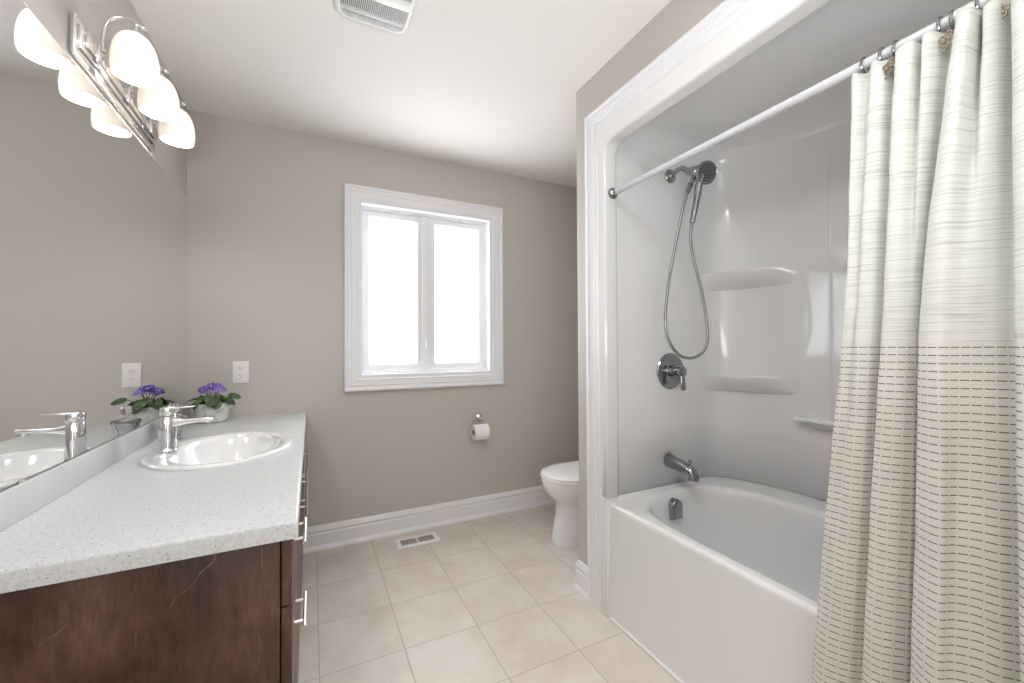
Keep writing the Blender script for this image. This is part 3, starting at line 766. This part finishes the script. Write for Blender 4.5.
# ------------------------------------------------------------------ vanity
VY0 = 1.02
SINK = (-0.29, 1.83, 0.225, 0.28)
def vanity():
    r = thing('vanity_cabinet', 'dark stained wood vanity cabinet under the speckled white countertop', 'vanity', (-0.32, 1.85, 0))
    L = Vector(r.location)
    def part(name, bm, mat, par=None, **k):
        for v in bm.verts: v.co -= L
        return obj(name, bm, mat, par or r, **k)
    bm = B(); th = 0.018; ye = YF - 0.002; xf = -0.060
    add_box(bm, (XL + 0.002, VY0, 0), (xf, VY0 + th, 0.772), 0.001)
    add_box(bm, (XL + 0.002, ye - th, 0), (xf, ye, 0.772))
    add_box(bm, (XL + 0.002, VY0 + th, 0.09), (xf, ye - th, 0.108))
    add_box(bm, (XL + 0.002, VY0 + th, 0.09), (XL + 0.012, ye - th, 0.772))
    for y in (1.425, 2.185): add_box(bm, (XL + 0.012, y, 0.108), (xf, y + th, 0.68))
    add_box(bm, (xf - 0.02, VY0 + th, 0.72), (xf, ye - th, 0.772))
    add_box(bm, (xf - 0.075, VY0 + th, 0.0), (xf - 0.060, ye - th, 0.09))
    part('cabinet_body', bm, 'wood')
    x0, x1 = -0.057, -0.037
    def bar(par, kind, yc, zc, ln=0.158, pst=0.096):
        bm = B(); X = -0.014; rr = 0.0050
        d = Vector((0, 1, 0)) if kind == 'h' else Vector((0, 0, 1)); c = Vector((X, yc, zc))
        add_tube(bm, [c - d * ln / 2, c + d * ln / 2], rr, 14)
        for s in (-1, 1): add_tube(bm, [c + d * (s * pst / 2), c + d * (s * pst / 2) + Vector((x1 - X - 0.001, 0, 0))], 0.0042, 10)
        o = part('bar_handle', bm, 'nickel', par); o['label'] = 'satin nickel bar handle'
    for z0, z1, zh in ((0.6235, 0.766, 0.700), (0.366, 0.6185, 0.492), (0.112, 0.361, 0.236)):
        d = part('drawer', add_box(B(), (x0, VY0 + 0.001, z0), (x1, 1.430, z1), 0.0012), 'wood'); bar(d, 'h', 1.222, zh)
    for y0, y1, yh in ((1.434, 1.8045, 1.772), (1.8085, 2.180, 1.845), (2.184, 2.662, 2.225)):
        d = part('door', add_box(B(), (x0, y0, 0.112), (x1, y1, 0.766), 0.0012), 'wood'); bar(d, 'v', yh, 0.620)
    # countertop with an elliptical hole
    c = thing('countertop', 'speckled white laminate countertop along the left wall', 'countertop', (-0.30, 1.85, 0.773))
    L = Vector(c.location)
    cx, cy, a, b = SINK; seg = 72; zt, zb = 0.811, 0.773
    X0, X1, Y0, Y1 = XL + 0.001, -0.025, 1.0, YF - 0.001
    def rect(off, z, offx=None):
        P = []
        for k in range(seg):
            th = 2 * PI * k / seg; dx, dy = a * math.cos(th), b * math.sin(th)
            tx = ((X1 - off if dx > 0 else X0) - cx) / dx if abs(dx) > 1e-9 else 1e9
            ty = ((Y1 if dy > 0 else Y0 + off) - cy) / dy if abs(dy) > 1e-9 else 1e9
            q = min(tx, ty); P.append(Vector((cx + dx * q, cy + dy * q, z)))
        for X in (X0, X1 - off):
            for Y in (Y0 + off, Y1):
                i = min(range(seg), key=lambda j: (P[j].x - X) ** 2 + (P[j].y - Y) ** 2); P[i] = Vector((X, Y, z))
        return P
    el = lambda k, z: [Vector((cx + a * k * math.cos(2 * PI * i / seg), cy + b * k * math.sin(2 * PI * i / seg), z)) for i in range(seg)]
    bm = B(); loops = [el(.9, zb), rect(0.0, zb), rect(0.0, zt - 0.006), rect(0.0012, zt - 0.0025), rect(0.004, zt - 0.0006), rect(0.007, zt), el(.9, zt), el(.9, zb)]
    loft(bm, loops, True); bmesh.ops.remove_doubles(bm, verts=bm.verts[:], dist=1e-6)
    for v in bm.verts: v.co -= L
    obj('worktop', bm, 'counter', c, angle=40)
    bm = add_box(B(), (X0 - L.x, Y0 - L.y, zt - L.z + .0005), (XL + 0.019 - L.x, Y1 - L.y, 0.889 - L.z), 0.0015); obj('backsplash', bm, 'splash', c)
    # sink
    s = thing('drop_in_sink', 'oval white drop-in basin set in the speckled countertop', 'sink', (cx, cy, 0.811))
    bm = B(); z = lambda v: v
    loops = []
    for ka, kb, zz, oy, ox in ((0, 0, 0.0005, 0, 0), (0.0, 0.0, 0.005, 0, 0), (-0.004, -0.004, 0.0095, 0, 0), (-0.012, -0.012, 0.0115, 0, 0), (-0.020, -0.022, 0.0105, 0, 0),
                           (-0.052, -0.035, 0.0085, 0, 0.014), (-0.057, -0.042, 0.004, 0, 0.016), (-0.062, -0.050, -0.012, 0, 0.018), (-0.075, -0.070, -0.05, 0, 0.018), (-0.10, -0.11, -0.095, 0, 0.014), (-0.14, -0.17, -0.125, 0, 0.01), (-0.19, -0.235, -0.137, 0, 0.005), (-0.205, -0.258, -0.138, 0, 0)):
        loops.append(selip(ox, oy, zz, a + ka, b + kb, 2.0, seg))
    loft(bm, loops, True, False, True); obj('basin', bm, 'porcelain', s, angle=60)
    bm = B(); add_lathe(bm, [(0.023, 0), (0.023, 0.003), (0.018, 0.004), (0.016, 0.007), (0, 0.008)], (0, 0, -0.1375), (0, 0, 1), 24); d = obj('drain', bm, 'chrome', s); d['label'] = 'chrome drain'
    # faucet
    f = thing('basin_faucet', 'polished chrome single lever faucet at the back of the basin', 'faucet', (-0.454, 1.840, 0.8220))
    bm = B(); add_lathe(bm, [(0.029, 0), (0.029, 0.003), (0.0265, 0.006), (0.0255, 0.012), (0.0245, 0.060), (0.0235, 0.118), (0.0225, 0.121), (0, 0.121)], (0, 0, 0), (0, 0, 1), 36); obj('faucet_column', bm, 'chrome', f)
    bm = B(); loops = []
    for x, zc, hw, hh in ((0.010, 0.098, 0.017, 0.020), (0.030, 0.098, 0.0165, 0.013), (0.055, 0.100, 0.016, 0.009), (0.095, 0.102, 0.016, 0.0075), (0.128, 0.103, 0.016, 0.0075), (0.134, 0.103, 0.0155, 0.006)):
        loops.append([(x, p[0], p[1]) for p in [(hw * math.copysign(abs(math.cos(q)) ** .4, math.cos(q)), zc + hh * math.copysign(abs(math.sin(q)) ** .4, math.sin(q))) for q in [2 * PI * k / 24 for k in range(24)]]])
    loft(bm, loops, True, True, True); add_lathe(bm, [(0.0105, 0), (0.0105, 0.006), (0.008, 0.008), (0, 0.008)], (0.118, 0, 0.096), (0, 0, -1), 20); obj('spout', bm, 'chrome', f, angle=50)
    bm = B(); add_lathe(bm, [(0.0215, 0.124), (0.0235, 0.126), (0.0235, 0.148), (0.022, 0.152), (0.0, 0.153)], (0, 0, 0), (0, 0, 1), 36)
    loops = []
    for x, zc, hw, hh in ((-0.014, 0.1500, 0.018, 0.0045), (0.015, 0.1510, 0.018, 0.0042), (0.045, 0.1515, 0.016, 0.0030), (0.074, 0.152, 0.014, 0.0022), (0.079, 0.152, 0.012, 0.002)):
        loops.append([(x, hw * math.copysign(abs(math.cos(q)) ** .5, math.cos(q)), zc + hh * math.copysign(abs(math.sin(q)) ** .5, math.sin(q))) for q in [2 * PI * k / 20 for k in range(20)]])
    loft(bm, loops, True, True, True); obj('lever', bm, 'chrome', f, angle=50)
    bm = B(); add_tube(bm, [(-0.008, 0.036, 0.0), (-0.008, 0.036, 0.016)], 0.003, 10); add_lathe(bm, [(0.003, 0), (0.0065, 0.004), (0.0065, 0.010), (0.003, 0.013), (0, 0.013)], (-0.008, 0.036, 0.012), (0, 0, 1), 16); add_tube(bm, [(-0.008, 0.036, 0.004), (-0.004, 0.02, 0.004)], 0.004, 8); obj('pop_up_rod', bm, 'chrome', f)
vanity()

def jar():
    r = thing('glass_jar', 'small clear cut glass jar with knobbed lid behind the faucet', 'jar', (-0.500, 2.100, 0.8115))
    bm = B(); pr = [(0.027, 0.0), (0.029, 0.003), (0.027, 0.008), (0.024, 0.012), (0.031, 0.030), (0.041, 0.052), (0.047, 0.070), (0.049, 0.078), (0.046, 0.079), (0.043, 0.070), (0.036, 0.050), (0.026, 0.028), (0.018, 0.016), (0, 0.014)]
    add_lathe(bm, pr, seg=12); bmesh.ops.scale(bm, vec=(0.88, 0.88, 1.08), verts=bm.verts[:]); obj('jar_body', bm, 'glass', r, angle=15)
    bm = B(); add_lathe(bm, [(0.0, 0.080), (0.051, 0.080), (0.052, 0.083), (0.050, 0.087), (0.030, 0.092), (0.012, 0.096), (0.012, 0.102), (0.020, 0.108), (0.022, 0.118), (0.023, 0.128), (0.017, 0.136), (0.0, 0.138)], seg=12); bmesh.ops.scale(bm, vec=(0.88, 0.88, 1.08), verts=bm.verts[:]); obj('lid', bm, 'glass', r, angle=15)
    bm = B(); add_lathe(bm, [(0.0495, 0.0775), (0.052, 0.0785), (0.052, 0.0815), (0.0495, 0.0815), (0.0495, 0.0775)], seg=36, cap0=False, cap1=False); bmesh.ops.scale(bm, vec=(0.88, 0.88, 1.08), verts=bm.verts[:]); b = obj('metal_rim', bm, 'darkchrome', r); b['label'] = 'dark metal rim band'
jar()

def violet():
    random.seed(11)
    r = thing('african_violet', 'potted purple african violet in a whitewashed stone pot on the countertop', 'potted plant', (-0.450, 2.535, 0.8115))
    bm = B(); add_lathe(bm, [(0.058, 0), (0.066, 0.004), (0.074, 0.03), (0.079, 0.065), (0.081, 0.092), (0.080, 0.096), (0.074, 0.096), (0.072, 0.085), (0.0, 0.083)], seg=40, sy=0.9); obj('pot', bm, 'pot', r)
    bm = B(); add_lathe(bm, [(0.072, 0.0835), (0.05, 0.088), (0.0, 0.090)], seg=24, sy=.9, cap0=False); obj('soil', bm, 'soil', r)
    bm = B()
    def leaf(az, el, ln, wd, stalk, z0, tilt, rl):
        """a stalk, then an oval cupped blade; tilt = pitch of the blade below level, rl = roll about its length"""
        d = Vector((math.cos(az), math.sin(az), 0)); base = d * 0.018 + Vector((0, 0, z0))
        tip0 = base + d * stalk * math.cos(el) + Vector((0, 0, stalk * math.sin(el)))
        add_tube(bm, smooth_pts([base, base.lerp(tip0, .5) + Vector((0, 0, .005)), tip0], 3), 0.0021, 6)
        fw = (d * math.cos(tilt) - Vector((0, 0, math.sin(tilt)))).normalized()
        sd = Vector((-d.y, d.x, 0)) * math.cos(rl) + fw.cross(Vector((-d.y, d.x, 0))) * math.sin(rl)
        up = fw.cross(sd) if fw.cross(sd).z > 0 else sd.cross(fw)
        nl, nw = 9, 4; grid = []
        for i in range(nl + 1):
            u = i / nl; w = wd * max(0.05, math.sin(PI * (0.03 + 0.94 * u ** 0.85)) ** 0.6)
            c = tip0 + fw * (ln * u) + up * (-0.010 * u * u)
            grid.append([bm.verts.new(c + sd * (w * j / nw) + up * (0.006 * (j / nw) ** 2 * (1 - u) + 0.0012 * math.sin(u * 22) * abs(j / nw))) for j in range(-nw, nw + 1)])
        low = [[bm.verts.new(v.co - up * 0.0018) for v in row] for row in grid]
        for G in (grid, low):
            for a, b in zip(G, G[1:]):
                for j in range(2 * nw): bm.faces.new((a[j], a[j + 1], b[j + 1], b[j]))
    for k in range(12):
        az = 2 * PI * k / 12 + random.uniform(-.15, .15); ti = random.uniform(.35, .75); rl = random.uniform(-.35, .35)
        if math.sin(az) > 0.5: ln, st = 0.034, 0.030
        elif math.cos(az) < -0.75: ln, st = 0.046, 0.040
        else: ln, st = random.uniform(.046, .056), random.uniform(.040, .055)
        leaf(az, random.uniform(.30, .60), ln, random.uniform(.021, .026), st, 0.092, ti, rl)
    for k in range(9):
        az = 2 * PI * k / 9 + 0.3 + random.uniform(-.2, .2); leaf(az, random.uniform(.8, 1.1), random.uniform(.034, .042), random.uniform(.018, .021), random.uniform(.030, .042), 0.096, random.uniform(.3, .9), random.uniform(-.4, .4))
    leaf(-0.35, 0.50, 0.056, 0.019, 0.068, 0.098, 0.12, 0.7)
    leaf(PI + 0.25, 0.42, 0.048, 0.018, 0.048, 0.098, 0.05, 0.15)
    obj('foliage', bm, 'leaf', r, angle=60)
    bm = B(); by = B()
    for k in range(34):
        a = random.uniform(0, 2 * PI); q = math.sqrt(random.random()) * 0.050
        c = Vector((q * math.cos(a), q * math.sin(a) * .8, 0.150 + 0.042 * (1 - (q / .052) ** 2) + random.uniform(-.012, .006)))
        nrm = (Vector((c.x * 9, c.y * 9 - .35, 0.75)) + Vector((random.uniform(-.3, .3), random.uniform(-.3, .3), 0))).normalized()
        e, f = frame_for(nrm); e, f = e.copy(), f.copy(); rot = random.uniform(0, PI)
        for p in range(5):
            th = rot + 2 * PI * p / 5; dr = e * math.cos(th) + f * math.sin(th); sd = nrm.cross(dr)
            R = 0.0135 * random.uniform(.85, 1.1); ring = []
            for j in range(9):
                w = j / 8 * 2 * PI; ring.append(bm.verts.new(c + dr * (R * .55 + R * .55 * math.cos(w)) + sd * (R * .50 * math.sin(w)) + nrm * (0.003 * (1 + math.cos(w)) * random.uniform(.3, 1.2))) if j < 8 else None)
            bm.faces.new([v for v in ring if v])
        add_lathe(by, [(0.0022, 0), (0.0022, 0.003), (0, 0.0035)], c + nrm * .001, nrm, 6)
    b = obj('blossoms', bm, 'petal', r, angle=20); b['label'] = 'purple blossoms'
    obj('anthers', by, 'anther', b)
    bm = B()
    for k in range(7):
        a = 2 * PI * k / 7; add_tube(bm, smooth_pts([(0.012 * math.cos(a), 0.012 * math.sin(a), 0.09), (0.018 * math.cos(a), 0.018 * math.sin(a), 0.13), (0.034 * math.cos(a), 0.030 * math.sin(a), 0.158)], 3), 0.0016, 6)
    obj('flower_stems', bm, 'leaf', r)
violet()

# ------------------------------------------------------------------ mirror, light bar
def mirror():
    r = thing('wall_mirror', 'large frameless wall mirror above the vanity backsplash', 'mirror', (XL, 1.80, 0.892))
    x = 0.0
    bm = add_box(B(), (0.0004, 0.96 - 1.80, 0), (0.0115, 2.648 - 1.80, 1.955 - 0.892), 0.0008, 1); obj('mirror_glass', bm, 'mirror', r)
    for y, z, in ((1.29, 0.0), (2.30, 0.0), (1.29, 1.063), (2.34, 1.063)):
        s = 1 if z == 0 else -1
        bm = add_box(B(), (0.0117, y - 1.80 - 0.010, z - 0.003), (0.0140, y - 1.80 + 0.010, z + 0.003 + s * 0.002), 0.0006, 1)
        o = obj('mirror_clip', bm, 'nickel', r)
mirror()

SHY = (1.600, 1.815, 2.030)
def light_bar():
    r = thing('vanity_light', 'chrome three shade vanity light bar above the mirror', 'vanity light', (XL, 1.80, 2.038))
    y0, y1 = 1.498 - 1.80, 2.128 - 1.80
    bm = add_box(B(), (0.001, y0, -0.056), (0.014, y1, 0.054), 0.003); o = obj('back_plate', bm, 'chrome', r)
    bm = add_box(B(), (0.014, y0 + 0.012, -0.034), (0.022, y1 - 0.012, 0.034), 0.003); add_box(bm, (0.022, y0 + 0.030, -0.018), (0.030, y1 - 0.030, 0.018), 0.003); obj('raised_band', bm, 'chrome', r)
    for y in SHY:
        yy = y - 1.80
        bm = B(); add_box(bm, (0.028, yy - 0.024, -0.024), (0.036, yy + 0.024, 0.024), 0.002)
        arm = smooth_pts([(0.034, yy, 0.022), (0.034, yy, 0.06), (0.040, yy, 0.098), (0.056, yy, 0.127), (0.080, yy, 0.138), (0.106, yy, 0.132), (0.124, yy, 0.122)], 6)
        add_lathe(bm, [(0.008, 0), (0.008, 0.006), (0.0045, 0.012), (0, 0.012)], (0.034, yy, 0.018), (0, 0, 1), 14)
        add_tube(bm, arm, 0.0042, 10); add_lathe(bm, [(0.0042, 0), (0.007, 0.003), (0.005, 0.010), (0, 0.013)], (0.123, yy, 0.1225), (0.9, 0, -0.43), 12)
        add_lathe(bm, [(0.004, 0.052), (0.005, 0.032), (0.012, 0.026), (0.0145, 0.014), (0.0, 0.014)], (0.108, yy, 0.078), (0, 0, 1), 24)
        a = obj('shade_arm', bm, 'chrome', r, angle=45)
        # bell shaped opal shade, open below
        bm = B(); pr = [(0.0545, -0.036), (0.0565, -0.020), (0.0570, 0.000), (0.0555, 0.022), (0.052, 0.044), (0.045, 0.066), (0.035, 0.082), (0.022, 0.092), (0.012, 0.094)]
        inner = [(q[0] - 0.004, q[1] - (0.004 if i > 4 else 0)) for i, q in enumerate(pr)]
        add_lathe(bm, [inner[-1]] + list(reversed(inner[:-1])) + pr, (0.108, yy, 0.0), (0, 0, 1), 40, False, False)
        sh = obj('glass_shade', bm, 'opal', r, angle=60)
        bm = B(); add_lathe(bm, [(0, 0.020), (0.016, 0.024), (0.020, 0.034), (0.018, 0.046), (0.012, 0.058), (0.012, 0.088), (0, 0.088)], (0.108, yy, 0.0), (0, 0, 1), 20); obj('bulb', bm, 'bulb', sh)
        l = bpy.data.lights.new('bulb_light', 'POINT'); l.energy = BULB_POWER; l.shadow_soft_size = 0.018; l.color = (1.0, 0.95, 0.89)
        lo = bpy.data.objects.new('bulb_light', l); C.objects.link(lo); lo.parent = r; lo.location = (0.108, yy, -0.008)
light_bar()

# ------------------------------------------------------------------ toilet
def toilet():
    r = thing('toilet', 'white porcelain toilet with closed lid, half hidden by the tub wall', 'toilet', (1.50, 2.10, 0))
    S_ = 56
    def lp(front, back, hw, z, n=2.3): # front/back in world x
        cx = front + (back - front) * 0.52; return selip(cx - 1.50, 0, z, back - cx, hw, n, S_, af=cx - front)
    bm = B()
    loops = [lp(1.306, 1.80, 0.104, 0.0, 2.7), lp(1.303, 1.80, 0.106, 0.012, 2.7), lp(1.306, 1.80, 0.104, 0.03, 2.7), lp(1.318, 1.79, 0.102, 0.10, 2.6), lp(1.332, 1.78, 0.103, 0.17, 2.5), lp(1.334, 1.78, 0.110, 0.215, 2.4),
             lp(1.318, 1.78, 0.135, 0.250, 2.3), lp(1.285, 1.78, 0.160, 0.282, 2.2), lp(1.262, 1.78, 0.174, 0.315, 2.2), lp(1.249, 1.78, 0.181, 0.350, 2.2), lp(1.246, 1.78, 0.184, 0.382, 2.2), lp(1.250, 1.78, 0.181, 0.388, 2.2), lp(1.30, 1.70, 0.12, 0.388, 2.2)]
    loft(bm, loops, True, True, True); obj('toilet_bowl', bm, 'porcelain', r, angle=50)
    bm = B(); loops = [lp(1.252, 1.74, 0.180, 0.3885), lp(1.243, 1.745, 0.186, 0.392), lp(1.243, 1.745, 0.186, 0.400), lp(1.248, 1.742, 0.182, 0.404)]
    loft(bm, loops, True, True, True); obj('seat', bm, 'porcelain', r, angle=50)
    bm = B(); loops = [lp(1.250, 1.74, 0.180, 0.4055), lp(1.246, 1.742, 0.184, 0.408), lp(1.246, 1.742, 0.184, 0.414), lp(1.256, 1.735, 0.176, 0.421), lp(1.30, 1.70, 0.14, 0.4255), lp(1.40, 1.62, 0.06, 0.4275)]
    loft(bm, loops, True, True, True); obj('lid', bm, 'porcelain', r, angle=50)
    bm = B(); add_box(bm, (0.285, -0.215, 0.36), (0.48, 0.215, 0.735), 0.025, 4); obj('tank', bm, 'porcelain', r)
    bm = B(); add_box(bm, (0.275, -0.225, 0.7355), (0.488, 0.225, 0.770), 0.010, 3); obj('tank_lid', bm, 'porcelain', r)
    bm = B(); add_tube(bm, [(0.284, -0.15, 0.67), (0.268, -0.15, 0.67)], 0.010, 12); add_tube(bm, [(0.268, -0.155, 0.67), (0.264, -0.09, 0.665)], [0.007, 0.005], 10); h = obj('flush_lever', bm, 'chrome', r); h['label'] = 'chrome flush lever'
toilet()

# ------------------------------------------------------------------ small things
def tp():
    r = thing('toilet_paper_holder', 'chrome wall mounted toilet paper holder with wire arms', 'toilet paper holder', (1.055, YF, 0.690))
    bm = B(); add_lathe(bm, [(0.027, 0.0005), (0.027, 0.005), (0.022, 0.010), (0.012, 0.014), (0.010, 0.030), (0.013, 0.036), (0.010, 0.042), (0, 0.043)], axis=(0, -1, 0), seg=28); obj('wall_rose', bm, 'chrome', r)
    bm = B()
    c = Vector((-0.010, -0.078, -0.077))
    P = [(0.0, -0.034, 0.0), (-0.030, -0.040, -0.006), (-0.062, -0.052, -0.028), (-0.066, -0.066, -0.060), (-0.066, -0.078, -0.077), (-0.040, -0.078, -0.077)]
    Q = [(0.0, -0.034, 0.0), (0.022, -0.040, -0.006), (0.044, -0.052, -0.028), (0.047, -0.066, -0.060), (0.047, -0.078, -0.077), (0.02, -0.078, -0.077)]
    P = [(x - 0.014, y, z * 1.10) for x, y, z in P]; Q = [(x - 0.009, y, z * 1.10) for x, y, z in Q]
    add_tube(bm, smooth_pts(P, 5), 0.003, 8); add_tube(bm, smooth_pts(Q, 5), 0.003, 8); obj('wire_arm', bm, 'chrome', r)
    p = thing('toilet_paper_roll', 'white toilet paper roll hanging on the chrome wall holder', 'toilet paper', (1.032, YF - 0.078, 0.604))
    bm = B(); R, ri, h = 0.052, 0.020, 0.050
    add_lathe(bm, [(ri, -h), (R - .002, -h), (R, -h + .002), (R, h - .002), (R - .002, h), (ri, h), (ri, -h)], (0, 0, 0), (1, 0, 0), 40, False, False); obj('paper', bm, 'paper', p)
    bm = B(); add_lathe(bm, [(ri - .0015, -h + .001), (ri - .0002, -h + .001), (ri - .0002, h - .001), (ri - .0015, h - .001), (ri - .0015, -h + .001)], (0, 0, 0), (1, 0, 0), 24, False, False); obj('card_tube', bm, 'card', p)
tp()

def outlet():
    r = thing('power_outlet', 'white duplex wall outlet above the potted violet', 'outlet', (-0.345, YF, 1.050))
    bm = add_box(B(), (-0.038, -0.006, -0.061), (0.038, -0.0003, 0.061), 0.003); obj('cover_plate', bm, 'white_plastic', r)
    for s in (1, -1):
        bm = B(); row = []
        L = [[(0.0165 * math.cos(q), y, s * 0.0195 + max(-.0125, min(.0125, 0.0165 * math.sin(q)))) for q in [2 * PI * k / 24 for k in range(24)]] for y in (-0.005, -0.0085)]
        loft(bm, L, True, True, True); so = obj('socket', bm, 'white_plastic', r)
        bm = B()
        for x in (-0.0065, 0.0065): add_box(bm, (x - 0.0011, -0.0090, s * 0.0195 - 0.001), (x + 0.0011, -0.0084, s * 0.0195 + 0.0075))
        add_lathe(bm, [(0.0023, 0.0084), (0.0023, 0.0090), (0, 0.0090)], (0, 0, s * 0.0195 - 0.007), (0, -1, 0), 10); obj('socket_slots', bm, 'vent_dark', so)
    bm = B(); add_lathe(bm, [(0.003, 0.005), (0.003, 0.0068), (0, 0.0072)], axis=(0, -1, 0), seg=12); obj('screw', bm, 'nickel', r)
outlet()

def register():
    r = thing('floor_register', 'white slotted floor register in the tiles below the window', 'floor vent', (0.584, 2.514, 0))
    bm = B(); hx, hy = 0.128, 0.062
    o1 = [(-hx, -hy), (hx, -hy), (hx, hy), (-hx, hy)]; ix, iy = 0.100, 0.036
    L = []
    for kx, ky, z in ((hx, hy, 0.0003), (hx, hy, 0.002), (hx - .005, hy - .005, 0.0055), (ix, iy, 0.0055), (ix, iy, 0.001)):
        L.append([(-kx, -ky, z), (kx, -ky, z), (kx, ky, z), (-kx, ky, z)])
    loft(bm, L, True); obj('frame', bm, 'white_plastic', r, angle=20)
    bm = add_box(B(), (-ix, -iy, 0.0002), (ix, iy, 0.0010)); obj('duct_opening', bm, 'black', r)
    bm = B()
    for k in range(19):
        x = -ix + 2 * ix * k / 18; add_box(bm, (x - 0.0018, -iy, 0.0032), (x + 0.0018, iy, 0.0050))
    add_box(bm, (-0.006, -iy, 0.002), (0.006, iy, 0.0053)); obj('louvers', bm, 'white_plastic', r)
register()

def fan():
    r = thing('exhaust_fan', 'white slotted exhaust fan grille on the ceiling', 'exhaust fan', (0.207, 1.500, ZC))
    bm = B(); L = []; hx, hy = 0.137, 0.145
    def rr(hx, hy, z, n=6): return selip(0, 0, z, hx, hy, n, 48)
    ix, iy = 0.116, 0.122
    for a, b, z in ((hx, hy, -0.0005), (hx, hy, -0.012), (hx - .006, hy - .006, -0.020), (ix + .004, iy + .004, -0.023), (ix, iy, -0.022), (ix, iy, -0.004)): L.append(rr(a, b, z, 7))
    loft(bm, L, True); obj('frame', bm, 'white_plastic', r, angle=45)
    bm = B(); loft(bm, [rr(ix, iy, -0.001, 7), rr(ix, iy, -0.005, 7)], True, True, True); obj('fan_cavity', bm, 'vent_dark', r)
    bm = B()
    for k in range(36):
        x = -ix + 2 * ix * (k + .5) / 36; e = iy * (1 - abs(x / ix) ** 7) ** (1 / 7)
        add_box(bm, (x - 0.0013, -e, -0.020), (x + 0.0013, e, -0.006))
    for y in (0.090, -0.088): add_box(bm, (-ix, y - 0.002, -0.0205), (ix, y + 0.002, -0.006))
    obj('grille_slats', bm, 'white_plastic', r)
    bm = add_box(B(), (-ix, -0.040, -0.026), (ix, 0.006, -0.018), 0.002); obj('centre_panel', bm, 'white_plastic', r)
fan()

# plain ceiling lamp out of view, added to go with the overhead fill
def added_ceiling_lamp():
    r = thing('added_ceiling_lamp', 'added round white flush ceiling lamp, out of view', 'ceiling lamp', (0.30, 0.50, ZC))
    bm = B(); add_lathe(bm, [(0.17, 0.0005), (0.17, 0.02), (0.15, 0.04), (0.10, 0.055), (0, 0.06)], axis=(0, 0, -1), seg=40); obj('diffuser', bm, 'opal', r)
added_ceiling_lamp()
